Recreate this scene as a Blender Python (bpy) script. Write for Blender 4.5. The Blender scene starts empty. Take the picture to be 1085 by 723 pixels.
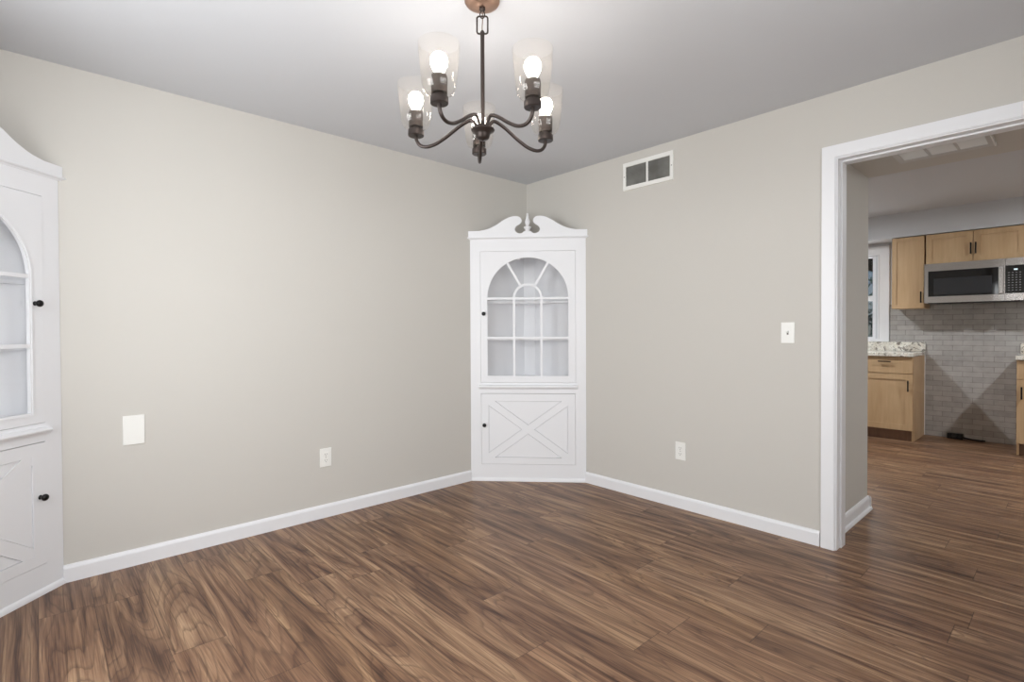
import bpy, bmesh, math, random
from mathutils import Vector, Matrix
random.seed(7)
SC = bpy.context.scene
COL = SC.collection
H = 2.44

# ------------------------------------------------------------------ helpers
def obj(name, bm, mat, parent=None, world=False, smooth=False):
    if world and parent is not None:
        bmesh.ops.translate(bm, verts=bm.verts, vec=-parent.location)
    bmesh.ops.recalc_face_normals(bm, faces=bm.faces)
    me = bpy.data.meshes.new(name)
    bm.to_mesh(me); bm.free()
    o = bpy.data.objects.new(name, me)
    COL.objects.link(o)
    for m in (mat if isinstance(mat, (list, tuple)) else [mat]):
        me.materials.append(m)
    if smooth:
        for p in me.polygons:
            p.use_smooth = True
        try:
            me.set_sharp_from_angle(angle=math.radians(40))
        except Exception:
            pass
    if parent is not None:
        o.parent = parent
    return o

def thing(name, label, cat, loc=(0, 0, 0), rotz=0.0, group=None):
    o = bpy.data.objects.new(name, None)
    COL.objects.link(o)
    o.empty_display_size = .1
    o.location = loc; o.rotation_euler = (0, 0, rotz)
    o['label'] = label; o['category'] = cat
    if group: o['group'] = group
    return o

def structure(name, bm, mat, parent=None, smooth=False):
    o = obj(name, bm, mat, parent, smooth=smooth)
    if parent is None: o['kind'] = 'structure'
    return o

def box(bm, x0, x1, y0, y1, z0, z1, bev=0.0, seg=2, mi=0):
    if x0 > x1: x0, x1 = x1, x0
    if y0 > y1: y0, y1 = y1, y0
    if z0 > z1: z0, z1 = z1, z0
    v = [bm.verts.new(c) for c in ((x0,y0,z0),(x1,y0,z0),(x1,y1,z0),(x0,y1,z0),(x0,y0,z1),(x1,y0,z1),(x1,y1,z1),(x0,y1,z1))]
    fs = [bm.faces.new([v[i] for i in q]) for q in ((0,3,2,1),(4,5,6,7),(0,1,5,4),(1,2,6,5),(2,3,7,6),(3,0,4,7))]
    for f in fs: f.material_index = mi
    if bev > 0:
        es = list({e for f in fs for e in f.edges})
        bmesh.ops.bevel(bm, geom=es, offset=bev, segments=seg, affect='EDGES', profile=.5)

def tube(bm, pts, r, n=12, caps=True, closed=False):
    pts = [Vector(p) for p in pts]
    rings = []; N = len(pts); prev = None
    for i, p in enumerate(pts):
        if closed: t = (pts[(i+1) % N] - pts[i-1]).normalized()
        else: t = (pts[min(i+1, N-1)] - pts[max(i-1, 0)]).normalized()
        if prev is None:
            a = Vector((0, 0, 1)) if abs(t.z) < .9 else Vector((1, 0, 0))
            u = t.cross(a).normalized()
        else:
            u = (prev - t*prev.dot(t)).normalized()
        prev = u; w = t.cross(u)
        rr = r[i] if isinstance(r, (list, tuple)) else r
        rings.append([bm.verts.new(p + (u*math.cos(2*math.pi*k/n) + w*math.sin(2*math.pi*k/n))*rr) for k in range(n)])
    for i in range(N if closed else N-1):
        a, b = rings[i], rings[(i+1) % N]
        for k in range(n):
            bm.faces.new((a[k], a[(k+1) % n], b[(k+1) % n], b[k]))
    if caps and not closed:
        bm.faces.new(rings[0]); bm.faces.new(rings[-1][::-1])

def lathe(bm, prof, c=(0, 0, 0), n=32, axis='z', close=False):
    """prof: (radius, height) list; axis the direction heights go along"""
    c = Vector(c); rings = []
    def P(r, h, a):
        x, y = r*math.cos(a), r*math.sin(a)
        if axis == 'z': return c + Vector((x, y, h))
        if axis == '-y': return c + Vector((x, -h, y))
        if axis == '-x': return c + Vector((-h, x, y))
        if axis == 'x': return c + Vector((h, x, y))
    for r, h in prof:
        if r < 1e-6: rings.append([bm.verts.new(P(0, h, 0))])
        else: rings.append([bm.verts.new(P(r, h, 2*math.pi*k/n)) for k in range(n)])
    pairs = list(zip(rings, rings[1:]))
    if close: pairs.append((rings[-1], rings[0]))
    for a, b in pairs:
        for k in range(n):
            k2 = (k+1) % n
            if len(a) == 1 and len(b) == 1: continue
            if len(a) == 1: bm.faces.new((a[0], b[k2], b[k]))
            elif len(b) == 1: bm.faces.new((a[k], a[k2], b[0]))
            else: bm.faces.new((a[k], a[k2], b[k2], b[k]))

def plate(bm, outer, holes, d0, d1, f):
    """flat plate with holes, (u, v) outlines, between depths d0 and d1; f(u, v, d) -> xyz"""
    fr, bk = [], []
    for lp in [outer] + holes:
        a = [bm.verts.new(f(u, v, d0)) for u, v in lp]
        b = [bm.verts.new(f(u, v, d1)) for u, v in lp]
        fr.append(a); bk.append(b)
        n = len(lp)
        for i in range(n):
            bm.faces.new((a[i], a[(i+1) % n], b[(i+1) % n], b[i]))
    for loops in (fr, bk):
        es = []
        for lp in loops:
            n = len(lp)
            for i in range(n):
                es.append(bm.edges.get((lp[i], lp[(i+1) % n])))
        bmesh.ops.triangle_fill(bm, edges=es, use_beauty=True)

def rect(u0, u1, v0, v1): return [(u0, v0), (u1, v0), (u1, v1), (u0, v1)]

def sweep(bm, prof, p, q, nrm):
    """profile (out, up) swept from p to q; nrm = outward direction"""
    p, q, nrm = Vector(p), Vector(q), Vector(nrm)
    a = [bm.verts.new(p + nrm*o + Vector((0, 0, z))) for o, z in prof]
    b = [bm.verts.new(q + nrm*o + Vector((0, 0, z))) for o, z in prof]
    n = len(prof)
    for i in range(n):
        bm.faces.new((a[i], a[(i+1) % n], b[(i+1) % n], b[i]))
    bm.faces.new(a[::-1]); bm.faces.new(b)

def catmull(pts, k=8):
    pts = [Vector(p) for p in pts]; out = []
    P = [pts[0]*2 - pts[1]] + pts + [pts[-1]*2 - pts[-2]]
    for i in range(1, len(P)-2):
        for j in range(k):
            t = j/k; a, b, c, d = P[i-1:i+3]
            out.append(.5*((2*b) + (c-a)*t + (2*a-5*b+4*c-d)*t*t + (3*b-3*c+d-a)*t**3))
    out.append(pts[-1]); return out

# ------------------------------------------------------------------ materials
def S(r, g, b):
    f = lambda c: ((c/255)/12.92 if c/255 <= .04045 else ((c/255+.055)/1.055)**2.4)
    return (f(r), f(g), f(b), 1)

def mat(name, col, rough=.5, metal=0.0, spec=.5, bump=0.0, bscale=200.0, coat=0.0):
    m = bpy.data.materials.new(name); m.use_nodes = True
    nt = m.node_tree; b = nt.nodes['Principled BSDF']
    b.inputs['Base Color'].default_value = col
    b.inputs['Roughness'].default_value = rough
    b.inputs['Metallic'].default_value = metal
    b.inputs['Specular IOR Level'].default_value = spec
    b.inputs['Coat Weight'].default_value = coat
    if bump > 0:
        tc = nt.nodes.new('ShaderNodeTexCoord'); n = nt.nodes.new('ShaderNodeTexNoise')
        n.inputs['Scale'].default_value = bscale; n.inputs['Detail'].default_value = 3
        bp = nt.nodes.new('ShaderNodeBump'); bp.inputs['Strength'].default_value = bump; bp.inputs['Distance'].default_value = .002
        nt.links.new(tc.outputs['Object'], n.inputs['Vector'])
        nt.links.new(n.outputs['Fac'], bp.inputs['Height']); nt.links.new(bp.outputs['Normal'], b.inputs['Normal'])
    return m

class NT:
    def __init__(s, m): s.m = m; s.nt = m.node_tree; s.N = s.nt.nodes; s.L = s.nt.links
    def new(s, t, **kw):
        n = s.N.new(t)
        for k, v in kw.items(): setattr(n, k, v)
        return n
    def link(s, a, b): s.L.new(a, b)
    def math(s, op, a, b=None, c=None, clamp=False):
        n = s.N.new('ShaderNodeMath'); n.operation = op; n.use_clamp = clamp
        for i, v in enumerate((a, b, c)):
            if v is None: continue
            if isinstance(v, (int, float)): n.inputs[i].default_value = v
            else: s.L.new(v, n.inputs[i])
        return n.outputs[0]
    def comb(s, x, y, z):
        n = s.N.new('ShaderNodeCombineXYZ')
        for i, v in enumerate((x, y, z)):
            if isinstance(v, (int, float)): n.inputs[i].default_value = v
            else: s.L.new(v, n.inputs[i])
        return n.outputs[0]
    def noise(s, vec, scale=1, detail=2, rough=.5, dist=0):
        n = s.N.new('ShaderNodeTexNoise'); n.inputs['Scale'].default_value = scale; n.inputs['Detail'].default_value = detail
        n.inputs['Roughness'].default_value = rough; n.inputs['Distortion'].default_value = dist
        s.L.new(vec, n.inputs['Vector']); return n.outputs['Fac']
    def ramp(s, fac, stops, interp='LINEAR'):
        n = s.N.new('ShaderNodeValToRGB'); cr = n.color_ramp; cr.interpolation = interp
        while len(cr.elements) < len(stops): cr.elements.new(.5)
        for e, (p, c) in zip(cr.elements, stops): e.position = p; e.color = c
        s.L.new(fac, n.inputs[0]); return n.outputs[0]
    def mix(s, fac, a, b, bt='MIX'):
        n = s.N.new('ShaderNodeMix'); n.data_type = 'RGBA'; n.blend_type = bt
        for k, v in ((0, fac), (6, a), (7, b)):
            if isinstance(v, (int, float)): n.inputs[k].default_value = v
            elif isinstance(v, tuple): n.inputs[k].default_value = v
            else: s.L.new(v, n.inputs[k])
        return n.outputs[2]

WALL = mat('wall_paint', S(205, 202, 196), .75, spec=.25, bump=.05, bscale=350)
CEIL = mat('ceiling_paint', S(208, 210, 214), .85, spec=.2, bump=.05, bscale=250)
WHITE = mat('white_trim_paint', S(236, 237, 240), .38, spec=.45)
CABW = mat('white_cabinet_paint', S(236, 237, 240), .42, spec=.45, bump=.02, bscale=120)
PLAST = mat('white_plastic', S(240, 240, 236), .3)
DARK = mat('dark_gap', S(40, 38, 36), .8)
GAP = mat('dark_joint', S(120, 118, 116), .9)  # grey of the cracked caulk between the back boards
SLOT = mat('outlet_slot', S(120, 116, 110), .6)
BLACK = mat('black_metal', S(26, 24, 24), .28, metal=.5)
BLACKP = mat('black_plastic', S(14, 14, 15), .35)
BRONZE = mat('dark_bronze', S(66, 58, 55), .36, metal=.7)
CANOPY = mat('canopy_lit_bronze', S(168, 138, 120), .4, metal=.85)  # bronze with the bulbs' warm reflection put into its colour
STEEL = mat('stainless_steel', S(196, 192, 190), .24, metal=.95)
SCREEN = mat('oven_glass', S(10, 10, 12), .06, spec=.6)
GREYW = mat('vent_grey', S(206, 205, 203), .5)
LOUV = mat('louvre_grey', S(236, 236, 234), .5)

def glass_mat(name, tint=(1, 1, 1, 1), refl=1.0, haze=0.0):
    m = bpy.data.materials.new(name); m.use_nodes = True; k = NT(m)
    k.N.remove(k.N['Principled BSDF']); out = k.N['Material Output']
    tr = k.new('ShaderNodeBsdfTransparent'); tr.inputs[0].default_value = tint
    gl = k.new('ShaderNodeBsdfGlossy'); gl.inputs['Roughness'].default_value = .03
    lw = k.new('ShaderNodeLayerWeight'); lw.inputs[0].default_value = .5
    f = k.math('MULTIPLY', k.math('ADD', .045, k.math('MULTIPLY', .95, k.math('POWER', lw.outputs['Facing'], 5.0))), refl, clamp=True)
    mx = k.new('ShaderNodeMixShader'); k.link(f, mx.inputs[0]); k.link(tr.outputs[0], mx.inputs[1]); k.link(gl.outputs[0], mx.inputs[2])
    last = mx
    if haze > 0:
        df = k.new('ShaderNodeBsdfTranslucent'); df.inputs[0].default_value = (.95, .9, .85, 1)
        m2 = k.new('ShaderNodeMixShader'); m2.inputs[0].default_value = haze
        k.link(mx.outputs[0], m2.inputs[1]); k.link(df.outputs[0], m2.inputs[2]); last = m2
    k.link(last.outputs[0], out.inputs[0]); return m
PANE = glass_mat('window_glass', (1, 1, 1, 1), 1.0)
SHADE = glass_mat('shade_glass', (.97, .965, .955, 1), 0.55, haze=.015)

def emit_mat(name, col, st):
    m = bpy.data.materials.new(name); m.use_nodes = True; k = NT(m)
    k.N.remove(k.N['Principled BSDF']); e = k.new('ShaderNodeEmission')
    e.inputs[0].default_value = col; e.inputs[1].default_value = st
    k.link(e.outputs[0], k.N['Material Output'].inputs[0]); return m
BULB = emit_mat('bulb_glow', (1, .92, .84, 1), 38)
DIFF = emit_mat('kitchen_lamp_glow', (.95, .98, 1, 1), 950)
DISP = emit_mat('clock_display', (.8, .95, 1, 1), 1.2)

def floor_mat():
    m = bpy.data.materials.new('walnut_plank_floor'); m.use_nodes = True; k = NT(m); b = k.N['Principled BSDF']
    geo = k.new('ShaderNodeNewGeometry'); sp = k.new('ShaderNodeSeparateXYZ'); k.link(geo.outputs['Position'], sp.inputs[0])
    at = k.new('ShaderNodeAttribute'); at.attribute_name = 'plank'; sa = k.new('ShaderNodeSeparateColor'); k.link(at.outputs['Color'], sa.inputs[0])
    uv = k.new('ShaderNodeUVMap'); uv.uv_map = 'seam'; su = k.new('ShaderNodeSeparateXYZ'); k.link(uv.outputs[0], su.inputs[0])
    X, Y = sp.outputs[0], sp.outputs[1]
    r1, r2, r3 = sa.outputs[0], sa.outputs[1], sa.outputs[2]
    ox = k.math('MULTIPLY', r1, 37.0); oy = k.math('MULTIPLY', r2, 53.0)
    # figure field: its level lines give the cathedral rings
    v = k.comb(k.math('ADD', k.math('MULTIPLY', X, 6.0), ox), k.math('ADD', k.math('MULTIPLY', Y, .75), oy), k.math('MULTIPLY', r3, 9.0))
    n1 = k.noise(v, 1, 1.0, .4, .15)
    # fine wobble
    v2 = k.comb(k.math('ADD', k.math('MULTIPLY', X, 26.0), oy), k.math('ADD', k.math('MULTIPLY', Y, 3.2), ox), 0.0)
    n2 = k.noise(v2, 1, 3, .5)
    lev = k.math('ADD', k.math('MULTIPLY', n1, 6.5), k.math('MULTIPLY', n2, .35))
    frc = k.math('FRACT', lev)
    ring = k.math('ABSOLUTE', k.math('SUBTRACT', frc, .5))          # 0..0.5 triangular
    ring = k.math('MULTIPLY', ring, 2.0)
    lev3 = k.math('FRACT', k.math('ADD', k.math('MULTIPLY', n1, 26.0), k.math('MULTIPLY', n2, 1.1)))
    line = k.ramp(lev3, [(0, (0, 0, 0, 1)), (.12, (1, 1, 1, 1)), (.75, (1, 1, 1, 1)), (1, (.25, .25, .25, 1))])
    # fine fibres
    v3 = k.comb(k.math('ADD', k.math('MULTIPLY', X, 230.0), ox), k.math('ADD', k.math('MULTIPLY', Y, 4.5), oy), 0.0)
    n3 = k.noise(v3, 1, 3, .6)
    v4 = k.comb(k.math('ADD', k.math('MULTIPLY', X, 30.0), ox), k.math('ADD', k.math('MULTIPLY', Y, 1.3), oy), 3.0)
    n4 = k.noise(v4, 1, 3, .6, .3)
    t = k.math('ADD', k.math('MULTIPLY', ring, .19), k.math('MULTIPLY', n4, .64))
    t = k.math('ADD', t, k.math('MULTIPLY', n3, .46))
    t = k.math('ADD', t, k.math('MULTIPLY', k.math('SUBTRACT', r3, .5), .09))
    base = k.ramp(t, [(.38, S(56, 37, 29)), (.48, S(92, 66, 51)), (.60, S(121, 91, 70)), (.71, S(142, 111, 86)), (.92, S(182, 150, 118))])
    base = k.mix(k.math('MULTIPLY', k.math('SUBTRACT', 1.0, line), .50), base, S(66, 46, 37))
    v5 = k.comb(k.math('ADD', k.math('MULTIPLY', X, 85.0), oy), k.math('ADD', k.math('MULTIPLY', Y, 1.6), ox), 5.0)
    hair = k.ramp(k.noise(v5, 1, 2, .6, .2), [(.36, (1, 1, 1, 1)), (.43, (0, 0, 0, 1))])
    base = k.mix(k.math('MULTIPLY', hair, .5), base, S(60, 40, 31))
    # warm / cool drift from plank to plank
    warm = k.ramp(r1, [(0, (1.0, .96, .95, 1)), (.5, (1, 1, 1, 1)), (1, (1.0, .97, .90, 1))])
    base = k.mix(1.0, base, warm, 'MULTIPLY')
    # seams: uv.x = metres to the long edge, uv.y = metres to the short edge
    dl = k.math('MINIMUM', k.math('ABSOLUTE', su.outputs[0]), k.math('ABSOLUTE', k.math('SUBTRACT', .18, su.outputs[0])))
    ds = su.outputs[1]
    seam = k.math('LESS_THAN', dl, .0014)
    at2 = k.new('ShaderNodeAttribute'); at2.attribute_name = 'plank_length'
    de = k.math('MINIMUM', ds, k.math('SUBTRACT', at2.outputs['Fac'], ds))
    seam2 = k.math('LESS_THAN', de, .0016)
    sm = k.math('MAXIMUM', seam, seam2)
    base = k.mix(k.math('MULTIPLY', sm, .55), base, S(52, 36, 30))
    k.link(base, b.inputs['Base Color'])
    b.inputs['Roughness'].default_value = .36
    rg = k.math('ADD', .30, k.math('MULTIPLY', n3, .16)); k.link(rg, b.inputs['Roughness'])
    b.inputs['Specular IOR Level'].default_value = .32
    bp = k.new('ShaderNodeBump'); bp.inputs['Strength'].default_value = .12; bp.inputs['Distance'].default_value = .001
    k.link(k.math('SUBTRACT', n3, k.math('MULTIPLY', sm, 2.0)), bp.inputs['Height']); k.link(bp.outputs[0], b.inputs['Normal'])
    return m
FLOOR = floor_mat()

def maple_mat(name='maple_cabinet', c0=S(188, 156, 118), c1=S(204, 174, 136)):
    m = bpy.data.materials.new(name); m.use_nodes = True; k = NT(m); b = k.N['Principled BSDF']
    geo = k.new('ShaderNodeNewGeometry'); sp = k.new('ShaderNodeSeparateXYZ'); k.link(geo.outputs['Position'], sp.inputs[0])
    v = k.comb(k.math('MULTIPLY', sp.outputs[0], 40.0), k.math('MULTIPLY', sp.outputs[1], 40.0), k.math('MULTIPLY', sp.outputs[2], 3.0))
    n = k.noise(v, 1, 4, .6, .2)
    v2 = k.comb(k.math('MULTIPLY', sp.outputs[0], 5.0), k.math('MULTIPLY', sp.outputs[1], 5.0), k.math('MULTIPLY', sp.outputs[2], 2.0))
    n2 = k.noise(v2, 1, 2)
    t = k.math('ADD', k.math('MULTIPLY', n, .5), k.math('MULTIPLY', n2, .5))
    k.link(k.ramp(t, [(.35, c0), (.65, c1)]), b.inputs['Base Color']); b.inputs['Roughness'].default_value = .42
    return m
MAPLE = maple_mat()

def granite_mat():
    m = bpy.data.materials.new('speckled_granite'); m.use_nodes = True; k = NT(m); b = k.N['Principled BSDF']
    geo = k.new('ShaderNodeNewGeometry'); P = geo.outputs['Position']
    a = k.noise(P, 17, 4, .65, 1.4); c = k.noise(P, 9, 3, .6, .8); d = k.noise(P, 90, 2, .6)
    base = k.ramp(c, [(.35, S(214, 208, 196)), (.55, S(240, 238, 230)), (.7, S(226, 218, 204))])
    dk = k.ramp(a, [(.40, (1, 1, 1, 1)), (.46, (0, 0, 0, 1))])
    base = k.mix(k.math('MULTIPLY', dk, .75), base, S(84, 76, 70))
    sp = k.ramp(d, [(.33, (1, 1, 1, 1)), (.4, (0, 0, 0, 1))])
    base = k.mix(k.math('MULTIPLY', sp, .6), base, S(120, 104, 90))
    k.link(base, b.inputs['Base Color']); b.inputs['Roughness'].default_value = .15
    return m
GRANITE = granite_mat()

def tile_mat():
    m = bpy.data.materials.new('glazed_tile_backsplash'); m.use_nodes = True; k = NT(m); b = k.N['Principled BSDF']
    geo = k.new('ShaderNodeNewGeometry'); sp = k.new('ShaderNodeSeparateXYZ'); k.link(geo.outputs['Position'], sp.inputs[0])
    br = k.new('ShaderNodeTexBrick'); br.offset = .5
    k.link(k.comb(sp.outputs[1], sp.outputs[2], 0.0), br.inputs['Vector'])
    br.inputs['Scale'].default_value = 1; br.inputs['Brick Width'].default_value = .165; br.inputs['Row Height'].default_value = .0555
    br.inputs['Mortar Size'].default_value = .0022; br.inputs['Mortar Smooth'].default_value = .3; br.inputs['Bias'].default_value = 0
    br.inputs['Color1'].default_value = S(166, 163, 160); br.inputs['Color2'].default_value = S(186, 183, 180); br.inputs['Mortar'].default_value = S(128, 125, 122)
    n = k.noise(geo.outputs['Position'], 14, 2, .5)
    col = k.mix(.25, br.outputs['Color'], k.ramp(n, [(.3, S(150, 147, 144)), (.7, S(196, 194, 192))]))
    k.link(col, b.inputs['Base Color']); b.inputs['Roughness'].default_value = .18
    w = k.noise(geo.outputs['Position'], 60, 2, .5)
    hgt = k.math('ADD', k.math('MULTIPLY', k.math('SUBTRACT', 1.0, br.outputs['Fac']), 1.0), k.math('MULTIPLY', w, .9))
    bp = k.new('ShaderNodeBump'); bp.inputs['Strength'].default_value = .6; bp.inputs['Distance'].default_value = .0025
    k.link(hgt, bp.inputs['Height']); k.link(bp.outputs[0], b.inputs['Normal'])
    return m
TILE = tile_mat()

# ------------------------------------------------------------------ floor (planks run along Y, 18 cm wide)
JOINT = {-2.967: -.38, -2.787: -1.0, -2.607: -1.376, -2.247: -.777, -2.067: -.90, -1.887: -1.873, -1.347: -2.16, -1.167: -2.40,
         -.987: -1.768, -.807: -2.15, -.447: -2.945, .093: -2.903, .813: -2.93}
def build_floor():
    bm = bmesh.new()
    uvl = bm.loops.layers.uv.new('seam'); cl = bm.loops.layers.float_color.new('plank'); fl = bm.loops.layers.float.new('plank_length')
    x = -.447 - 19*.18; x1 = 4.27; rows = 0
    rng = random.Random(21); last = 0
    while x < x1:
        key = min(JOINT, key=lambda q: abs(q-x)); L = 1.22
        j = JOINT[key] if abs(key-x) < .02 else last + rng.choice((.37, .52, .70, .85)) + rng.uniform(-.08, .08)
        last = j
        y = j
        while y > -4.7: y -= L
        while y < .9:
            a, b = max(y, -4.74), min(y+L, .72)
            if b > a:
                xa, xb = max(x, -3.81), min(x+.18, x1)
                if xb > xa:
                    vs = [bm.verts.new((p, q, 0)) for p, q in ((xa, a), (xb, a), (xb, b), (xa, b))]
                    f = bm.faces.new(vs)
                    c = (rng.random(), rng.random(), rng.random(), 1)
                    for lp, (p, q) in zip(f.loops, ((xa, a), (xb, a), (xb, b), (xa, b))):
                        lp[uvl].uv = (p-x, q-y); lp[cl] = c; lp[fl] = L
            y += L
        x += .18
    # slab below
    box(bm, -3.81, 4.27, -4.74, .72, -.12, -.004)
    o = obj('floor', bm, FLOOR); o['kind'] = 'structure'
    # faces must look up
    return o
build_floor()

# ------------------------------------------------------------------ room shell
bm = bmesh.new(); box(bm, -3.81, 4.27, -4.74, .72, H, H+.12); structure('ceiling', bm, CEIL)
bm = bmesh.new(); box(bm, -3.81, .115, 0, .12, 0, H); structure('wall_left', bm, WALL)

fx = lambda u, v, d: (d, u, v)                     # outline in (y, z), depth x
fy = lambda u, v, d: (u, d, v)                     # outline in (x, z), depth y
bm = bmesh.new()
plate(bm, [(-4.0, 0), (-3.36, 0), (-3.36, 2.10), (-2.352, 2.10), (-2.352, 0), (0, 0), (0, H), (-4.0, H)], [], 0, .115, fx)
structure('wall_right', bm, WALL)
# solid block beside the passage, and the lowered ceiling over the passage
bm = bmesh.new(); box(bm, .115, .88, -2.298, 0, 0, H); structure('wall_passage', bm, WALL)
bm = bmesh.new(); box(bm, .115, .88, -4.62, -2.298, 2.168, H); structure('ceiling_passage', bm, WALL)
# walls behind and beside the camera, with window openings added for fill light
bm = bmesh.new(); plate(bm, rect(-3.69, .115, 0, H), [rect(-3.4, -1.7, .75, 2.10)], -4.12, -4.0, fy); structure('wall_back', bm, WALL)
bm = bmesh.new(); plate(bm, rect(-4.12, 0, 0, H), [rect(-2.15, -.95, .75, 2.10)], -3.81, -3.69, fx); structure('wall_near', bm, WALL)
# kitchen walls
bm = bmesh.new(); plate(bm, rect(-4.62, .6, 0, H), [rect(-1.61, -.75, 1.05, 2.06)], 4.15, 4.27, fx); structure('wall_kitchen', bm, CEIL)
bm = bmesh.new(); box(bm, .115, 4.27, .6, .72, 0, H); box(bm, .115, .235, .12, .6, 0, H); box(bm, .235, .88, 0, .12, 0, H); structure('wall_kitchen_left', bm, WALL)
bm = bmesh.new(); box(bm, 0, 4.27, -4.74, -4.62, 0, H); box(bm, 0, .115, -4.62, -4.12, 0, H); structure('wall_kitchen_right', bm, WALL)
# tiled backsplash panel
bm = bmesh.new(); box(bm, 4.142, 4.15, -4.6, -1.749, 0, 1.46); structure('wall_backsplash', bm, TILE)
bm = bmesh.new(); box(bm, 4.138, 4.1499, -2.078, -2.071, .0, .925, .001); structure('trim_4', bm, WHITE)
# bulkhead above the wall cabinets
bm = bmesh.new(); box(bm, 3.828, 4.15, -4.62, .6, 2.179, H); structure('trim_3', bm, CEIL)

# baseboards
BP = [(0, 0), (.014, 0), (.014, .066), (.011, .074), (.006, .080), (0, .082)]
BS = [(0, 0), (.028, 0), (.027, .008), (.023, .015), (.014, .020), (.014, .066), (.011, .076), (.006, .084), (0, .086)]
bm = bmesh.new(); sweep(bm, BP, (-3.058, 0, 0), (-.628, 0, 0), (0, -1, 0)); structure('baseboard_left', bm, WHITE)
bm = bmesh.new(); sweep(bm, BP, (0, -.655, 0), (0, -2.286, 0), (-1, 0, 0)); structure('baseboard_right', bm, WHITE)
bm = bmesh.new(); sweep(bm, BS, (.10, -2.298, 0), (.892, -2.298, 0), (0, -1, 0))
sweep(bm, BS, (.88, -2.318, 0), (.88, -.1, 0), (1, 0, 0)); structure('baseboard_passage', bm, WHITE)
bm = bmesh.new(); sweep(bm, BP, (-3.69, -3.99, 0), (.0, -3.99, 0), (0, 1, 0)); structure('baseboard_back', bm, WHITE)
bm = bmesh.new(); sweep(bm, BP, (-3.69, -4.0, 0), (-3.69, -.66, 0), (1, 0, 0)); structure('baseboard_near', bm, WHITE)

# door casing and jamb of the passage
bm = bmesh.new()
def casing(bm, o0, o1, zt, d0, d1):
    # U-shaped band: outer edges o0 grown, inner edge o1
    plate(bm, [(-3.36-o0, 0), (-3.36-o1, 0), (-3.36-o1, 2.089+o1), (-2.36+o1, 2.089+o1), (-2.36+o1, 0), (-2.36+o0, 0), (-2.36+o0, 2.089+o0), (-3.36-o0, 2.089+o0)], [], d0, d1, fx)
casing(bm, .066, .004, 0, -.018, 0)
casing(bm, .004, 0.0, 0, -.013, 0)
structure('trim_1', bm, WHITE)
bm = bmesh.new()
# jamb boards lining the opening with a small stop
plate(bm, [(-3.36, 0), (-3.348, 0), (-3.348, 2.083), (-2.366, 2.083), (-2.366, 0), (-2.353, 0), (-2.353, 2.0995), (-3.36, 2.0995)], [], -.004, .118, fx)
plate(bm, [(-3.348, 0), (-3.340, 0), (-3.340, 2.075), (-2.374, 2.075), (-2.374, 0), (-2.366, 0), (-2.366, 2.083), (-3.348, 2.083)], [], .05, .118, fx)
structure('trim_2', bm, WHITE)

# unseen windows added for fill light: frame + panes
def window(name, axis, a0, a1, z0, z1, d0, d1, inward, rail=None, cas=.07):
    """axis 'x': window in a wall of constant x; depth d0 (outer) .. d1 (room face)"""
    f = fx if axis == 'x' else fy
    s = 1 if inward > 0 else -1
    w = bpy.data.objects.new(name, None); COL.objects.link(w); w['kind'] = 'structure'
    bm = bmesh.new()
    plate(bm, rect(a0-cas, a1+cas, z0-.02, z1+cas), [rect(a0, a1, z0, z1)], d1, d1+s*.018, f)
    obj('window_casing', bm, WHITE, w)
    bm = bmesh.new(); m = (d0+d1)/2
    zm = rail if rail else (z0+z1)/2
    plate(bm, rect(a0, a1, z0, z1), [rect(a0+.045, a1-.045, zm+.03, z1-.04), rect(a0+.045, a1-.045, z0+.05, zm-.03)], m-.02, m+.02, f)
    obj('sash_frame', bm, WHITE, w)
    bm = bmesh.new()
    plate(bm, rect(a0+.04, a1-.04, z0+.04, z1-.03), [], m-.003, m+.003, f)
    obj('pane', bm, PANE, w)
    return w
window('fill_window_2', 'y', -3.4, -1.7, .75, 2.10, -4.12, -4.0, 1)
window('fill_window_3', 'x', -2.15, -.95, .75, 2.10, -3.81, -3.69, 1)
# kitchen window (only its right edge shows past the passage wall)
w = bpy.data.objects.new('window_1', None); COL.objects.link(w); w['kind'] = 'structure'
bm = bmesh.new()
plate(bm, rect(-1.747, -.613, 1.033, 2.14), [rect(-1.635, -.725, 1.056, 2.04)], 4.130, 4.15, fx)
plate(bm, rect(-1.747, -.613, 1.033, 2.14), [rect(-1.722, -.638, 1.056, 2.115)], 4.122, 4.130, fx)
plate(bm, rect(-1.650, -.710, 1.056, 2.055), [rect(-1.635, -.725, 1.064, 2.04)], 4.124, 4.130, fx)
obj('window_casing', bm, WHITE, w)
bm = bmesh.new()
plate(bm, rect(-1.61, -.75, 1.05, 2.06), [rect(-1.572, -.788, 1.574, 2.022), rect(-1.572, -.788, 1.085, 1.512)], 4.19, 4.225, fx)
obj('sash_frame', bm, WHITE, w)
bm = bmesh.new(); plate(bm, rect(-1.575, -.785, 1.08, 2.025), [], 4.205, 4.210, fx); obj('pane', bm, PANE, w)

# ------------------------------------------------------------------ outside the kitchen window
GRASS = mat('lawn', S(70, 92, 60), .9, bump=.5, bscale=60)
bm = bmesh.new(); box(bm, 4.6, 12, -8, 8, -.35, -.25)
o = structure('ground_outside', bm, GRASS)
EAVE = mat('porch_boards', S(58, 46, 40), .7)
p = thing('porch_roof', 'dark brown porch roof seen high through the kitchen window', 'roof', (5.4, -1.2, 0))
bm = bmesh.new(); box(bm, 4.5, 6.6, -3.0, .9, 2.12, 2.24, .005)
for i in range(9): box(bm, 4.5, 6.6, -2.9+i*.45, -2.86+i*.45, 2.06, 2.12)
obj('roof_deck', bm, EAVE, p, world=True)
for yy in (-2.9, .8):
    bm = bmesh.new(); box(bm, 6.45, 6.57, yy-.06, yy+.06, -.25, 2.12, .004); obj('post', bm, EAVE, p, world=True)
LEAF = bpy.data.materials.new('leaves'); LEAF.use_nodes = True
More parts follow.
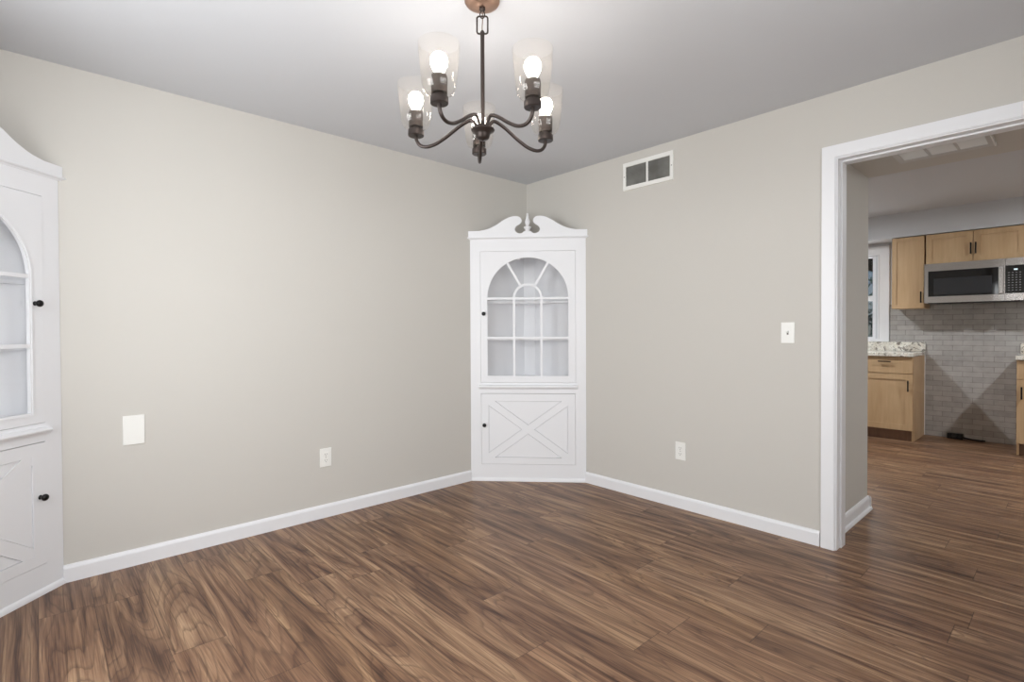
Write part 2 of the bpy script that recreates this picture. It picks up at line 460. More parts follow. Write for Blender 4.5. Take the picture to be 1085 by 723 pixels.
k = NT(LEAF); b = k.N['Principled BSDF']; oi = k.new('ShaderNodeNewGeometry')
k.link(k.ramp(k.noise(oi.outputs['Position'], 5, 3, .6), [(.35, S(40, 66, 60)), (.55, S(84, 122, 114)), (.72, S(150, 184, 174))]), b.inputs['Base Color'])
bm = bmesh.new(); rng = random.Random(5)
for i in range(5200):
    c = Vector((rng.uniform(7.1, 8.0), rng.uniform(-4.2, 3.2), rng.uniform(-.25, 2.05)))
    r = rng.uniform(.03, .08)
    u = Vector((rng.uniform(-1, 1), rng.uniform(-1, 1), rng.uniform(-1, 1))).normalized(); v = u.orthogonal().normalized()
    w_ = u.cross(v)
    bm.faces.new([bm.verts.new(c + u*r), bm.verts.new(c + v*r*.5 + w_*.01), bm.verts.new(c - u*r), bm.verts.new(c - v*r*.5 + w_*.01)])
o = obj('hedge', bm, LEAF); o['label'] = 'blue-green leafy hedge outside the kitchen window'; o['category'] = 'hedge'; o['kind'] = 'stuff'

# ------------------------------------------------------------------ corner china cabinet
def corner_cabinet(label, loc, rotz, side, R=.3155):
    t = thing('corner_cabinet', label, 'cabinet', loc, rotz, 'white corner china cabinets')
    F = lambda u, v, d: (u, d, v)
    # carcass: two long back boards, the narrow strip in the corner, floor and top boards
    a, wc = .425, .052; D = a - wc
    bm = bmesh.new()
    def vert_board(p, q, z0, z1, th=.012):
        p, q = Vector((p[0], p[1], 0)), Vector((q[0], q[1], 0)); n = Vector((-(q-p).y, (q-p).x, 0)).normalized()*th
        lo = [p, q, q+n, p+n]
        v0 = [bm.verts.new(x + Vector((0, 0, z0))) for x in lo]; v1 = [bm.verts.new(x + Vector((0, 0, z1))) for x in lo]
        for i in range(4): bm.faces.new((v0[i], v0[(i+1) % 4], v1[(i+1) % 4], v1[i]))
        bm.faces.new(v0[::-1]); bm.faces.new(v1)
    g = .0028
    vert_board((a, .018), (wc+g, D+.018-g), .0, 1.88)
    vert_board((wc-g*.3, D+.018+.001), (-wc+g*.3, D+.018+.001), .0, 1.88)
    vert_board((-wc-g, D+.018-g), (-a, .018), .0, 1.88)
    obj('carcass', bm, CABW, t)
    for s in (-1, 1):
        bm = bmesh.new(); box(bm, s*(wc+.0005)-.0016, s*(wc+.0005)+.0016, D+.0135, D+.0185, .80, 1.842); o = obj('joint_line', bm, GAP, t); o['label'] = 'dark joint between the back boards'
    def hshelf(name, z, th, front=.04, bow=.0, mi=CABW):
        bm = bmesh.new()
        pts = []
        n = 14; w0 = a-front-.003
        for i in range(n+1):
            s = -w0 + 2*w0*i/n
            pts.append((s, .018+front + bow*(1-(s/w0)**2)))
        pts += [(wc-.002, D+.016), (-wc+.002, D+.016)]
        plate(bm, pts, [], z-th, z, lambda u, v, d: (u, v, d))
        obj(name, bm, mi, t)
    hshelf('deck_board', .800, .018, .003)
    hshelf('top_board', 1.86, .018, .003)
    hshelf('shelf', 1.418, .018, .03, .09)
    hshelf('shelf', 1.118, .018, .03, .09)
    # face frame
    bm = bmesh.new()
    plate(bm, rect(-.4505, .4505, 0, 1.905), [rect(-.3715, .3715, .7735, 1.8005), rect(-.3685, .3685, .1325, .6895)], 0, .019, F)
    obj('face_frame', bm, CABW, t)
    # base shoe
    bm = bmesh.new(); sweep(bm, [(0, 0), (.012, 0), (.0115, .010), (.008, .020), (.002, .026), (0, .027)], (-.4505, 0, 0), (.4505, 0, 0), (0, -1, 0))
    obj('base_moulding', bm, WHITE, t)
    # waist moulding
    bm = bmesh.new(); sweep(bm, [(0, .722), (.010, .724), (.013, .730), (.022, .735), (.026, .742), (.022, .750), (.012, .754), (0, .757)], (-.384, 0, 0), (.384, 0, 0), (0, -1, 0))
    obj('waist_moulding', bm, CABW, t)
    # upper door
    ZS, ZB = 1.434, .826
    arch = lambda r, zb, n=40: [(-r, zb), (r, zb)] + [(r*math.cos(math.pi*i/n), ZS + r*math.sin(math.pi*i/n)) for i in range(n+1)]
    bm = bmesh.new()
    plate(bm, rect(-.3695, .3695, .7755, 1.7985), [arch(R+.004, ZB-.004)], -.002, .017, F)
    d = obj('upper_door', bm, CABW, t)
    bm = bmesh.new()
    plate(bm, arch(R+.013, ZB-.012), [arch(R+.007, ZB-.007)], -.006, -.002, F)
    plate(bm, arch(R+.007, ZB-.007), [arch(R, ZB)], -.0040, .012, F)
    obj('arch_moulding', bm, CABW, d)
    bm = bmesh.new()
    hw = .0085; y0, y1 = -.002, .010
    for s in (-.1065, .1065): box(bm, s-hw, s+hw, y0, y1, ZB, ZS+.002)
    for z in (1.124, ZS-.002): box(bm, -R, R, y0-.001, y1, z-hw, z+hw)
    n = 24; ro, ri = .1065+hw, .1065-hw
    pts = [(ro*math.cos(math.pi*i/n), ZS+ro*math.sin(math.pi*i/n)) for i in range(n+1)] + [(ri*math.cos(math.pi*i/n), ZS+ri*math.sin(math.pi*i/n)) for i in range(n, -1, -1)]
    plate(bm, pts, [], y0, y1, F)
    for ang in (60, 120):
        c, s_ = math.cos(math.radians(ang)), math.sin(math.radians(ang))
        r0, r1 = .1065, R+.003
        plate(bm, [(r0*c+s_*hw, ZS+r0*s_-c*hw), (r1*c+s_*hw, ZS+r1*s_-c*hw), (r1*c-s_*hw, ZS+r1*s_+c*hw), (r0*c-s_*hw, ZS+r0*s_+c*hw)], [], y0, y1, F)
    obj('muntin_grid', bm, CABW, d)
    bm = bmesh.new(); plate(bm, arch(R+.002, ZB-.002), [], .011, .014, F); obj('glass_pane', bm, PANE, d)
    KP = [(0, .0335), (.008, .033), (.0135, .029), (.0155, .023), (.0135, .0165), (.008, .0125), (.0065, .008), (.0095, .003), (.0105, 0), (0, 0)]
    def knob(x, z, par):
        bm = bmesh.new(); lathe(bm, KP, (x, -.002, z), 20, '-y'); o = obj('knob', bm, BLACK, par, smooth=True); o['label'] = 'round black metal knob'
    knob(side*(R+.0275), 1.313, d)
    # lower door with the crossbuck
    bm = bmesh.new()
    plate(bm, rect(-.3665, .3665, .1345, .6865), [rect(-.309, .309, .186, .629)], -.002, .017, F)
    d = obj('lower_door', bm, CABW, t)
    
    bm = bmesh.new()
    x0, x1, z0, z1 = -.309, .309, .186, .629; L = math.hypot(x1-x0, z1-z0); cx, cz = 0, (z0+z1)/2
    hv = .028*L/(x1-x0); hh = .028*L/(z1-z0)   # half band, measured vertically / horizontally
    plate(bm, [(x0, z0), (x0+hh, z0), (cx, cz-hv), (x1-hh, z0), (x1, z0), (x1, z0+hv), (cx+hh, cz), (x1, z1-hv), (x1, z1), (x1-hh, z1), (cx, cz+hv), (x0+hh, z1), (x0, z1), (x0, z1-hv), (cx-hh, cz), (x0, z0+hv)], [], -.0010, .011, F)
    obj('crossbuck', bm, CABW, d)
    bm = bmesh.new(); box(bm, -.309, .309, .0111, .0155, .186, .629)
    g = .0022
    for tri in ([(x0+hh, z1), (x1-hh, z1), (cx, cz+hv)], [(x0+hh, z0), (x1-hh, z0), (cx, cz-hv)], [(x0, z0+hv), (x0, z1-hv), (cx-hh, cz)], [(x1, z0+hv), (x1, z1-hv), (cx+hh, cz)]):
        # inset each triangle by the groove width
        a, b, c = [Vector(p) for p in tri]; la, lb, lc = (b-c).length, (a-c).length, (a-b).length; per = la+lb+lc
        inc = (a*la + b*lb + c*lc)/per; area2 = abs((b-a).cross(c-a)); rin = area2/per; f_ = (rin-g)/rin
        plate(bm, [tuple(inc + (p-inc)*f_) for p in (a, b, c)], [], .0025, .0115, F)
    obj('door_panel', bm, CABW, d)
    knob(side*.341, .441, d)
    # cornice
    bm = bmesh.new()
    sweep(bm, [(-.005, 1.893), (.004, 1.893), (.006, 1.897), (.010, 1.899), (.018, 1.901), (.022, 1.905), (.022, 1.909), (.012, 1.911), (-.005, 1.912)], (-.470, 0, 0), (.470, 0, 0), (0, -1, 0))
    obj('cornice', bm, CABW, t, smooth=False)
    # scrolled pediment board
    half = catmull([Vector((x, z, 0)) for x, z in [(-.372, 1.9605), (-.309, 1.974), (-.246, 2.002), (-.190, 2.038), (-.140, 2.062), (-.098, 2.070), (-.066, 2.065), (-.048, 2.048), (-.046, 2.026),
                       (-.060, 2.009), (-.084, 1.994), (-.097, 1.971), (-.089, 1.949), (-.067, 1.937), (-.043, 1.938), (-.028, 1.951)]], 6)
    Lp = [(-.462, 1.9595)] + [(p.x, p.y) for p in half] + [(-.018, 1.956)]
    Rp = [(-x, z) for x, z in Lp[::-1]]
    bm = bmesh.new(); plate(bm, [(.462, 1.905), (-.462, 1.905)] + Lp + Rp, [], -.012, .010, F)
    obj('pediment', bm, CABW, t)
    bm = bmesh.new()
    lathe(bm, [(0, 1.946), (.014, 1.946), (.015, 1.960), (.022, 1.972), (.029, 1.980), (.029, 1.986), (.015, 1.990), (.010, 1.996), (.013, 2.002), (.018, 2.016), (.019, 2.030), (.015, 2.044), (.009, 2.056), (.010, 2.062), (.008, 2.076), (.007, 2.090), (0, 2.095)], (0, 0, 0), 20)
    obj('finial', bm, CABW, t, smooth=True)
    return t

def place_cab(A, B, label, side, R=.3155):
    A, B = Vector(A), Vector(B); m = (A+B)/2; e = (B-A).normalized()
    # face set a few millimetres into the room so the frame ends meet the walls
    corner_cabinet(label, (m.x - (-e.y)*.002, m.y - e.x*.002, 0), math.atan2(e.y, e.x), side, R)
place_cab((-.620, -.001), (-.001, -.654), 'white corner china cabinet in the far corner, whole arched glass door in view', -1)
L1 = Vector((-3.058, -.002)); L2 = L1 + .901*Vector((-.7206, -.6934))
place_cab(L2, L1, 'white corner china cabinet cut off by the left edge, knobs on its right', 1, .303)

# ------------------------------------------------------------------ chandelier
CX, CY = -1.871, -1.690
ch = thing('chandelier', 'five-arm dark bronze chandelier with clear glass shades and lit bulbs hanging from the ceiling', 'chandelier', (CX, CY, H))
def Z(z): return z - H
bm = bmesh.new()
lathe(bm, [(0, 0), (.067, 0), (.067, -.004), (.062, -.012), (.045, -.020), (.022, -.025), (0, -.026)], (0, 0, 0), 40)
o = obj('canopy', bm, CANOPY, ch, smooth=True); o['label'] = 'round bronze ceiling canopy, warm bulb reflection put into its colour'
bm = bmesh.new(); lathe(bm, [(0, -.024), (.011, -.024), (.012, -.034), (.006, -.040), (0, -.040)], (0, 0, 0), 16)
u, w_ = Vector((math.sin(.83), -math.cos(.83), 0)), Vector((0, 0, 1))
tube(bm, [u*.009*math.cos(a) + w_*(-.052 + .014*math.sin(a)) for a in [2*math.pi*i/20 for i in range(20)]], .0022, 8, closed=True)
obj('canopy_loop', bm, BRONZE, ch, smooth=True)
bm = bmesh.new()
top, bot = Z(2.385), Z(2.312)
lk = []
for cxx, czz, a0 in ((.012, top-.012, 0), (-.012, top-.012, 90), (-.012, bot+.012, 180), (.012, bot+.012, 270)):
    for i in range(5):
        a = math.radians(a0 + i*22.5); lk.append(u*(cxx + .0085*math.cos(a)) + w_*(czz + .0085*math.sin(a)))
tube(bm, lk, .0034, 8, closed=True)
obj('chain_link', bm, BRONZE, ch, smooth=True)
CORD = mat('supply_cord', S(120, 104, 94), .5)
bm = bmesh.new(); tube(bm, catmull([(0, 0, -.03), (.002, .001, -.07), (-.001, 0, -.10), (0, 0, Z(2.325))], 6), .0022, 8); obj('supply_cord', bm, CORD, ch, smooth=True)
bm = bmesh.new(); lathe(bm, [(0, Z(2.328)), (.005, Z(2.327)), (.009, Z(2.320)), (.009, Z(2.314)), (.0078, Z(2.308)), (.0078, Z(1.962)), (0, Z(1.962))], (0, 0, 0), 20)
obj('rod', bm, BRONZE, ch, smooth=True)
bm = bmesh.new(); lathe(bm, [(0, Z(1.966)), (.026, Z(1.966)), (.030, Z(1.958)), (.043, Z(1.954)), (.0455, Z(1.950)), (.043, Z(1.945)), (.034, Z(1.940)), (.027, Z(1.932)), (.025, Z(1.920)), (.018, Z(1.914)), (.006, Z(1.912)), (0, Z(1.908))], (0, 0, 0), 32)
obj('hub', bm, BRONZE, ch, smooth=True)
R0 = .271
prof = [(.024, 1.950), (.028, 1.972), (.042, 1.989), (.060, 1.988), (.095, 1.970), (.145, 1.936), (.190, 1.911), (.228, 1.903), (.254, 1.911), (.268, 1.930), (R0, 1.950)]
def arm_meshes():
    bm = bmesh.new(); tube(bm, catmull([(r, 0, Z(z)) for r, z in prof], 7), .0068, 12)
    return bm
for i in range(5):
    ang = math.radians(54 - 72*i); c, s_ = math.cos(ang), math.sin(ang)
    bm = arm_meshes(); bmesh.ops.rotate(bm, verts=bm.verts, cent=(0, 0, 0), matrix=Matrix.Rotation(ang, 3, 'Z'))
    arm = obj('arm', bm, BRONZE, ch, smooth=True)
    P = (R0*c, R0*s_, 0)
    bm = bmesh.new()
    lathe(bm, [(0, Z(1.948)), (.029, Z(1.948)), (.031, Z(1.950)), (.031, Z(1.970)), (.029, Z(1.9725)), (.019, Z(1.974)), (.019, Z(1.982)), (.0275, Z(1.983)), (.0275, Z(2.012)), (.0285, Z(2.013)), (.0285, Z(2.036)), (.0265, Z(2.038)), (.0265, Z(2.043)), (.018, Z(2.043)), (.016, Z(2.036)), (0, Z(2.036))], P, 28)
    obj('socket', bm, BRONZE, arm, smooth=True)
    out = [(.0200, 1.9760), (.036, 1.9775), (.047, 1.984), (.0545, 1.997), (.0590, 2.015), (.0625, 2.045), (.0655, 2.080), (.0685, 2.115), (.0705, 2.149)]
    inn = [(r-.0022, z+.0015 if i2 < 4 else z) for i2, (r, z) in enumerate(out)][::-1]
    bm = bmesh.new(); lathe(bm, [(r, Z(z)) for r, z in out + [(.0702, 2.1505)] + inn], P, 40, close=True)
    o = obj('lamp_shade', bm, SHADE, arm, smooth=True); o['label'] = 'clear glass bell shade open at the top'
    bm = bmesh.new()
    lathe(bm, [(0, Z(2.036)), (.012, Z(2.038)), (.0135, Z(2.048)), (.020, Z(2.062)), (.0275, Z(2.078)), (.0295, Z(2.090)), (.027, Z(2.104)), (.019, Z(2.115)), (.009, Z(2.1195)), (0, Z(2.1205))], P, 24)
    o = obj('light_bulb', bm, BULB, arm, smooth=True); o['label'] = 'glowing warm white bulb'

# ------------------------------------------------------------------ wall fittings
def outlet(label, origin, axis):
    """axis '-x': on a wall facing -x; '-y': on a wall facing -y. local: u across, v up, d out"""
    t = thing('wall_outlet', label, 'outlet', origin, group='duplex wall outlets')
    f = (lambda u, v, d: (-d, -u, v)) if axis == '-x' else (lambda u, v, d: (u, -d, v))
    def bx(bm, u0, u1, v0, v1, d0, d1, bev=0):
        a, b = f(u0, v0, d0), f(u1, v1, d1); box(bm, a[0], b[0], a[1], b[1], a[2], b[2], bev)
    bm = bmesh.new(); bx(bm, -.037, .037, -.0585, .0585, 0, .006, .0018); obj('cover_plate', bm, PLAST, t)
    for v in (-.0195, .0195):
        bm = bmesh.new(); bx(bm, -.0165, .0165, v-.014, v+.014, .005, .0078, .0008); r = obj('receptacle', bm, PLAST, t)
        bm = bmesh.new()
        bx(bm, -.0075, -.0052, v-.001, v+.008, .0077, .0082); bx(bm, .0052, .0075, v-.001, v+.007, .0077, .0082)
        bx(bm, -.0022, .0022, v-.0095, v-.0052, .0077, .0082)
        obj('slots', bm, SLOT, r)
    bm = bmesh.new(); lathe(bm, [(0, .0072), (.002, .0072), (.0028, .006)], f(0, 0, 0), 12, axis); obj('screw', bm, SLOT, t)
outlet('white duplex wall outlet low on the left wall, between blank plate and corner cabinet', (-1.791, 0, .380), '-y')
outlet('white duplex wall outlet low on the right wall under the air grille', (0, -1.456, .379), '-x')

t = thing('blank_wall_plate', 'blank white double wall plate on the left wall near the left cabinet', 'wall plate', (-2.780, 0, .688))
bm = bmesh.new(); box(bm, -.045, .045, -.0075, 0, -.0735, .0735, .002); obj('cover_plate', bm, PLAST, t)
for x in (-.023, .023):
    for z in (-.045, .045):
        bm = bmesh.new(); lathe(bm, [(0, .0082), (.0018, .0082), (.0026, .007)], (x, 0, z), 10, '-y'); obj('screw', bm, PLAST, t)

t = thing('light_switch', 'white toggle light switch on the right wall beside the doorway casing', 'light switch', (0, -2.120, 1.163))
bm = bmesh.new(); box(bm, -.006, 0, -.0355, .0355, -.0590, .0590, .0018); obj('cover_plate', bm, PLAST, t)
bm = bmesh.new(); box(bm, -.0065, -.0055, -.0048, .0048, -.011, .011); obj('toggle_slot', bm, SLOT, t)
bm = bmesh.new(); box(bm, -.017, -.005, -.0036, .0036, -.001, .009, .001)
bmesh.ops.rotate(bm, verts=bm.verts, cent=(-.006, 0, .004), matrix=Matrix.Rotation(math.radians(18), 3, 'Y')); obj('toggle', bm, PLAST, t)
for z in (-.030, .030):
    bm = bmesh.new(); lathe(bm, [(0, .0070), (.0018, .0070), (.0026, .006)], (0, 0, z), 10, '-x'); obj('screw', bm, PLAST, t)

# return-air grille high on the right wall
t = thing('air_grille', 'white wall air grille with two dark mesh openings, high on the right wall', 'air vent', (0, -1.207, 2.280))
bm = bmesh.new()
y0, y1, z0, z1 = -.199, .199, -.097, .096
plate(bm, rect(y0, y1, z0, z1), [rect(y0+.024, -.007, z0+.026, z1-.028), rect(.007, y1-.024, z0+.026, z1-.028)], -.011, 0, fx)
obj('frame', bm, PLAST, t)
MESHM = bpy.data.materials.new('vent_mesh'); MESHM.use_nodes = True; k = NT(MESHM); b = k.N['Principled BSDF']; g = k.new('ShaderNodeNewGeometry')
k.link(k.ramp(k.noise(g.outputs['Position'], 9, 2), [(.3, S(128, 127, 122)), (.7, S(158, 157, 153))]), b.inputs['Base Color']); b.inputs['Roughness'].default_value = .7
for a, c in ((y0+.02, -.004), (.004, y1-.02)):
    bm = bmesh.new()
    box(bm, -.0015, -.0005, a, c, z0+.02, z1-.02)
    n = 15
    for i in range(n):
        z = z0+.027+(i+.5)*(z1-z0-.054)/n
        v = [bm.verts.new(q) for q in ((-.0085, a, z-.004), (-.0085, c, z-.004), (-.002, c, z+.003), (-.002, a, z+.003))]; bm.faces.new(v)
        v = [bm.verts.new(q) for q in ((-.0085, a, z-.005), (-.0085, c, z-.005), (-.002, c, z+.002), (-.002, a, z+.002))]; bm.faces.new(v)
    obj('louvre_panel', bm, MESHM, t)
for yy in (y0+.012, y1-.012):
    bm = bmesh.new(); lathe(bm, [(0, .0125), (.003, .0122), (.004, .0108)], (0, yy, -.002), 12, '-x'); o = obj('screw', bm, SLOT, t); o['label'] = 'dark screw head'

# register in the lowered passage ceiling
t = thing('ceiling_register', 'grey ceiling register of three louvred panels in the lowered passage ceiling', 'air vent', (.510, -2.720, 2.168))
bm = bmesh.new()
W2, L2_ = .125, .205
fz = lambda u, v, d: (u, v, d)
hs = [rect(-W2+.030, W2-.050, -L2_+.022+i*.124, -L2_+.022+i*.124+.112) for i in range(3)]
hs = [[(a, min(b_, L2_-.02)) for a, b_ in h] for h in hs]
plate(bm, rect(-W2, W2, -L2_, L2_), hs, -.012, 0, fz)
obj('frame', bm, GREYW, t)
for h in hs:
    xs = [p[0] for p in h]; ys = [p[1] for p in h]
    bm = bmesh.new(); box(bm, min(xs)-.002, max(xs)+.002, min(ys)-.002, max(ys)+.002, -.003, -.001)
    n = 11
    for i in range(n):
        x = min(xs)+(i+.5)*(max(xs)-min(xs))/n
        box(bm, x-.0035, x+.0035, min(ys), max(ys), -.010, -.004)
    obj('louvre_panel', bm, LOUV, t)
bm = bmesh.new(); box(bm, -W2-.002, W2+.002, -L2_-.006, -L2_+.002, -.016, 0, .002); o = obj('damper_edge', bm, PLAST, t)

# ------------------------------------------------------------------ kitchen
def pull(bm, x, y0, y1, z0, z1):
    """bar pull standing off the plane x"""
    if abs(z1-z0) > abs(y1-y0):
        y = (y0+y1)/2
        box(bm, x-.036, x-.024, y-.006, y+.006, z0, z1, .0015)
        for z in (z0+.015, z1-.015): box(bm, x-.026, x, y-.004, y+.004, z-.004, z+.004)
    else:
        z = (z0+z1)/2
        box(bm, x-.036, x-.024, y0, y1, z-.006, z+.006, .0015)
        for y in (y0+.015, y1-.015): box(bm, x-.026, x, y-.004, y+.004, z-.004, z+.004)

def shaker(name, par, x, y0, y1, z0, z1, rail=.048, flat=False):
    bm = bmesh.new()
    if flat: box(bm, x, x+.018, y0, y1, z0, z1, .0015)
    else:
        plate(bm, rect(y0, y1, z0, z1), [rect(y0+rail, y1-rail, z0+rail, z1-rail)], x, x+.018, fx)
        box(bm, x+.009, x+.017, y0+rail, y1-rail, z0+rail, z1-rail)
    return obj(name, bm, MAPLE, par, world=True)
def addpull(par, *a):
    bm = bmesh.new(); pull(bm, *a); o = obj('handle', bm, BLACK, par, world=False); o['label'] = 'black bar handle'
    return o

def body(bm, y0, y1, z0, z1, xf, xb=4.139):
    box(bm, xf+.020, xb, y0, y1, z0, z1, .001)

t = thing('wall_cabinet', 'tall narrow light maple wall cabinet between the kitchen window and the microwave', 'wall cabinet', (3.98, -1.975, 1.398))
bm = bmesh.new(); body(bm, -2.116, -1.832, 1.400, 2.171, 3.82, 4.139); o = obj('body', bm, MAPLE, t, world=True)
d = shaker('door', t, 3.82, -2.113, -1.834, 1.402, 2.168, .040)
bm = bmesh.new(); pull(bm, 3.82, -2.097, -2.087, 1.456, 1.576); bmesh.ops.translate(bm, verts=bm.verts, vec=-t.location); obj('handle', bm, BLACK, d)

t = thing('wall_cabinet', 'wide light maple wall cabinet with two doors above the microwave', 'wall cabinet', (3.98, -2.5, 1.853))
bm = bmesh.new(); body(bm, -2.884, -2.126, 1.855, 2.171, 3.82); obj('body', bm, MAPLE, t, world=True)
for ya, yb, hy in ((-2.503, -2.129, -2.489), (-2.881, -2.509, -2.527)):
    d = shaker('door', t, 3.82, ya, yb, 1.858, 2.168, .050)
    bm = bmesh.new(); pull(bm, 3.82, hy-.005, hy+.005, 1.932, 2.046); bmesh.ops.translate(bm, verts=bm.verts, vec=-t.location); obj('handle', bm, BLACK, d)

t = thing('wall_cabinet', 'light maple wall cabinet at the right frame edge, right of the microwave', 'wall cabinet', (3.98, -3.12, 1.398))
bm = bmesh.new(); body(bm, -3.35, -2.890, 1.400, 2.171, 3.82); obj('body', bm, MAPLE, t, world=True)
d = shaker('door', t, 3.82, -3.347, -2.893, 1.402, 2.168, .050)

# microwave
t = thing('microwave', 'stainless steel over-the-range microwave with black door glass under the wide maple cabinet', 'microwave', (3.95, -2.5, 1.446))
M0, M1, ZB_, ZT = -2.882, -2.128, 1.448, 1.8545
bm = bmesh.new(); box(bm, 3.775, 4.139, M0, M1, ZB_, ZT, .003); obj('body', bm, mat('microwave_case', S(60, 60, 62), .5), t, world=True)
bm = bmesh.new()
box(bm, 3.765, 3.80, M0+.03, M1-.03, ZB_-.010, ZB_+.001)
for i in range(14): box(bm, 3.79, 4.05, M0+.08+i*.045, M0+.105+i*.045, ZB_-.006, ZB_)
obj('bottom_grille', bm, BLACKP, t, world=True)
bm = bmesh.new(); plate(bm, rect(-2.745, M1, ZB_, ZT), [rect(-2.735, -2.160, 1.513, 1.777)], 3.750, 3.775, fx)
d = obj('door', bm, STEEL, t, world=True)
bm = bmesh.new(); box(bm, 3.756, 3.772, -2.735, -2.160, 1.512, 1.777); g = obj('door_glass', bm, SCREEN, d, world=False)
for v in g.data.vertices: v.co -= t.location
bm = bmesh.new(); box(bm, 3.7535, 3.7565, -2.652, -2.205, 1.532, 1.700)
g = obj('window_screen', bm, mat('window_screen', S(46, 47, 50), .12), d)
for v in g.data.vertices: v.co -= t.location
bm = bmesh.new(); box(bm, 3.715, 3.735, -2.736, -2.700, 1.516, 1.780, .006)
for z in (1.535, 1.755): box(bm, 3.73, 3.756, -2.726, -2.710, z-.01, z+.01)
g = obj('handle', bm, STEEL, d)
for v in g.data.vertices: v.co -= t.location
bm = bmesh.new(); plate(bm, rect(M0, -2.748, ZB_, ZT), [rect(M0+.002, -2.7485, 1.517, 1.785)], 3.750, 3.775, fx)
p = obj('control_frame', bm, STEEL, t, world=True)
bm = bmesh.new(); box(bm, 3.752, 3.775, M0+.002, -2.748, 1.517, 1.785); p = obj('control_panel', bm, SCREEN, t, world=True)
bm = bmesh.new(); box(bm, 3.7508, 3.7522, -2.832, -2.806, 1.738, 1.752); g = obj('clock_display', bm, DISP, p)
for v in g.data.vertices: v.co -= t.location
BTN = mat('button_print', S(150, 150, 152), .5)
bm = bmesh.new()
for r_ in range(8):
    for c_ in range(4):
        yy = -2.772 - c_*.026; zz = 1.715 - r_*.024
        box(bm, 3.7510, 3.7522, yy-.006, yy+.006, zz-.0025, zz+.0025)
g = obj('button_marks', bm, BTN, p)
for v in g.data.vertices: v.co -= t.location

# base cabinets
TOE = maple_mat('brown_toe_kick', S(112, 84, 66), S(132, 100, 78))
def base_cab(label, y0, y1, hs, group=None):
    t = thing('base_cabinet', label, 'base cabinet', (3.85, (y0+y1)/2, 0), group=group)
    bm = bmesh.new()
    # side outline with toe notch, extruded along y
    pts = [(3.595, 0), (4.139, 0), (4.139, .889), (3.560, .889), (3.560, .112), (3.595, .112)]
    for a, b in ((y0, y0+.018), (y1-.018, y1)): plate(bm, pts, [], a, b, fy)
    plate(bm, [(3.620, .03), (4.139, .03), (4.139, .889), (3.560, .889), (3.560, .112), (3.620, .112)], [], y0+.018, y1-.018, fy)
    obj('body', bm, MAPLE, t, world=True)
    bm = bmesh.new(); box(bm, 3.606, 3.618, y0+.018, y1-.018, 0, .111); obj('toe_kick', bm, TOE, t, world=True)
    dr = shaker('drawer_front', t, 3.54, y0+.003, y1-.003, .712, .882, flat=True)
    d = shaker('door', t, 3.54, y0+.003, y1-.003, .117, .705, .058)
    ym = (y0+y1)/2
    bm = bmesh.new(); pull(bm, 3.54, ym-.057, ym+.057, .83, .84); g = obj('handle', bm, BLACK, dr)
    for v in g.data.vertices: v.co -= t.location
    yh = y0+.036 if hs < 0 else y1-.036
    bm = bmesh.new(); pull(bm, 3.54, yh-.005, yh+.005, .527, .642); g = obj('handle', bm, BLACK, d)
    for v in g.data.vertices: v.co -= t.location
    return t
base_cab('light maple base cabinet with one drawer and door left of the bare tiled gap', -2.072, -1.592, -1)
base_cab('light maple base cabinet beyond the passage wall under the kitchen window', -1.588, -1.10, 1)
base_cab('light maple base cabinet at the right frame edge, right of the bare tiled gap', -3.32, -2.842, 1)
def counter(label, y0, y1):
    t = thing('countertop', label, 'countertop', (3.83, (y0+y1)/2, .89))
    bm = bmesh.new(); box(bm, 3.512, 4.139, y0, y1, .890, .928, .003); obj('slab', bm, GRANITE, t, world=True)
    bm = bmesh.new(); box(bm, 4.118, 4.139, y0, y1, .9285, 1.030, .002); obj('upstand', bm, GRANITE, t, world=True)
counter('speckled white granite countertop with upstand under the kitchen window', -2.082, -1.09)
counter('speckled granite countertop at the right frame edge, right of the tiled gap', -3.33, -2.836)

# range receptacle lying by the wall in the gap
t = thing('range_outlet', 'small black range outlet box with short cord on the floor against the tiled gap', 'outlet', (4.10, -2.34, 0))
bm = bmesh.new(); box(bm, 4.085, 4.138, -2.405, -2.275, .0, .058, .005); obj('box', bm, BLACKP, t, world=True)
bm = bmesh.new(); lathe(bm, [(0, .012), (.020, .012), (.024, .008), (.026, 0), (0, 0)], (4.086, -2.34, .032), 20, '-x'); obj('socket_face', bm, mat('outlet_face', S(34, 34, 34), .4), t, world=True)
bm = bmesh.new(); tube(bm, catmull([(4.11, -2.400, .022), (4.112, -2.43, .016), (4.116, -2.47, .009), (4.118, -2.53, .0075), (4.120, -2.58, .0075)], 6), .0072, 10); obj('cord', bm, BLACKP, t, world=True, smooth=True)

# kitchen ceiling lamps
for (lx, ly, lab) in ((2.52, -.92, 'small round kitchen ceiling lamp nearer the window side'), (2.52, -3.85, 'small round kitchen ceiling lamp farther from the window side')):
    t = thing('ceiling_lamp', lab, 'ceiling lamp', (lx, ly, H), group='kitchen ceiling lamps')
    bm = bmesh.new(); lathe(bm, [(0, 0), (.09, 0), (.09, -.012), (.072, -.020), (.067, -.014), (0, -.012)], (0, 0, 0), 32); obj('trim_ring', bm, WHITE, t, smooth=True)
    bm = bmesh.new(); lathe(bm, [(0, -.0155), (.064, -.0155), (.064, -.018), (0, -.018)], (0, 0, 0), 24); obj('diffuser', bm, DIFF, t, smooth=True)

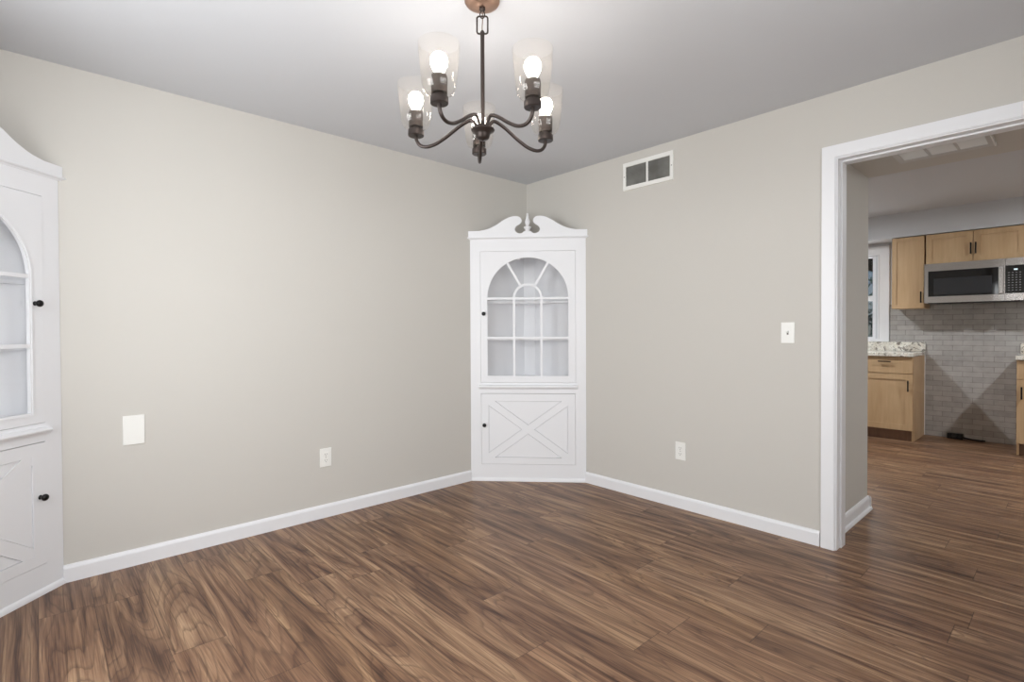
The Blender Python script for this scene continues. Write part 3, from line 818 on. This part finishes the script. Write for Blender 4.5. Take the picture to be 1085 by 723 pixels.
# ------------------------------------------------------------------ lights
def area(name, loc, rot, sx, sy, power, col=(1, 1, 1), shape='RECTANGLE'):
    l = bpy.data.lights.new(name, 'AREA'); l.shape = shape; l.size = sx
    if shape == 'RECTANGLE': l.size_y = sy
    l.energy = power; l.color = col
    o = bpy.data.objects.new(name, l); COL.objects.link(o); o.location = loc; o.rotation_euler = rot; return o
DAY = (.965, .985, 1.0)
area('fill_back_window', (-2.55, -4.25, 1.45), (math.radians(90), 0, 0), 1.8, 1.5, 86, DAY)  # unseen fill lamp outside the added back window
area('fill_near_window', (-3.95, -1.55, 1.45), (math.radians(90), 0, math.radians(-90)), 1.3, 1.4, 86, DAY)  # unseen fill lamp outside the added side window
area('daylight_kitchen_window', (4.40, -1.18, 1.6), (math.radians(90), 0, math.radians(90)), .8, .9, 10, DAY)

W = bpy.data.worlds.new('sky'); SC.world = W; W.use_nodes = True
k = NT(W); bg = k.N['Background']; sky = k.new('ShaderNodeTexSky'); sky.sky_type = 'HOSEK_WILKIE'; sky.turbidity = 4
sky.sun_direction = Vector((-.5, -.6, .6)).normalized(); k.link(sky.outputs[0], bg.inputs[0]); bg.inputs[1].default_value = 1.3

# ------------------------------------------------------------------ camera
FPX, PITCH, ROLL, YAW, SY = 550.87, math.radians(-.732), math.radians(-.249), math.radians(47.533), -4.63
cam = bpy.data.cameras.new('camera'); co = bpy.data.objects.new('camera', cam); COL.objects.link(co)
cam.sensor_width = 36; cam.sensor_fit = 'HORIZONTAL'; cam.lens = FPX/1085*36; cam.shift_y = SY/1085; cam.clip_start = .02
fwd = Vector((math.cos(YAW)*math.cos(PITCH), math.sin(YAW)*math.cos(PITCH), math.sin(PITCH)))
right = Vector((math.sin(YAW), -math.cos(YAW), 0)); up = right.cross(fwd)
r = right*math.cos(ROLL) + up*math.sin(ROLL); u = -right*math.sin(ROLL) + up*math.cos(ROLL)
co.matrix_world = Matrix(((r.x, u.x, -fwd.x, -3.1397), (r.y, u.y, -fwd.y, -3.2359), (r.z, u.z, -fwd.z, 1.1854), (0, 0, 0, 1)))
SC.camera = co
vs = SC.view_settings; vs.view_transform = 'Standard'; vs.look = 'None'; vs.gamma = 1; vs.use_curve_mapping = False; vs.exposure = -0.17
SC.cycles.max_bounces = 12; SC.cycles.diffuse_bounces = 6; SC.cycles.transparent_max_bounces = 24
SC.cycles.sample_clamp_indirect = 6
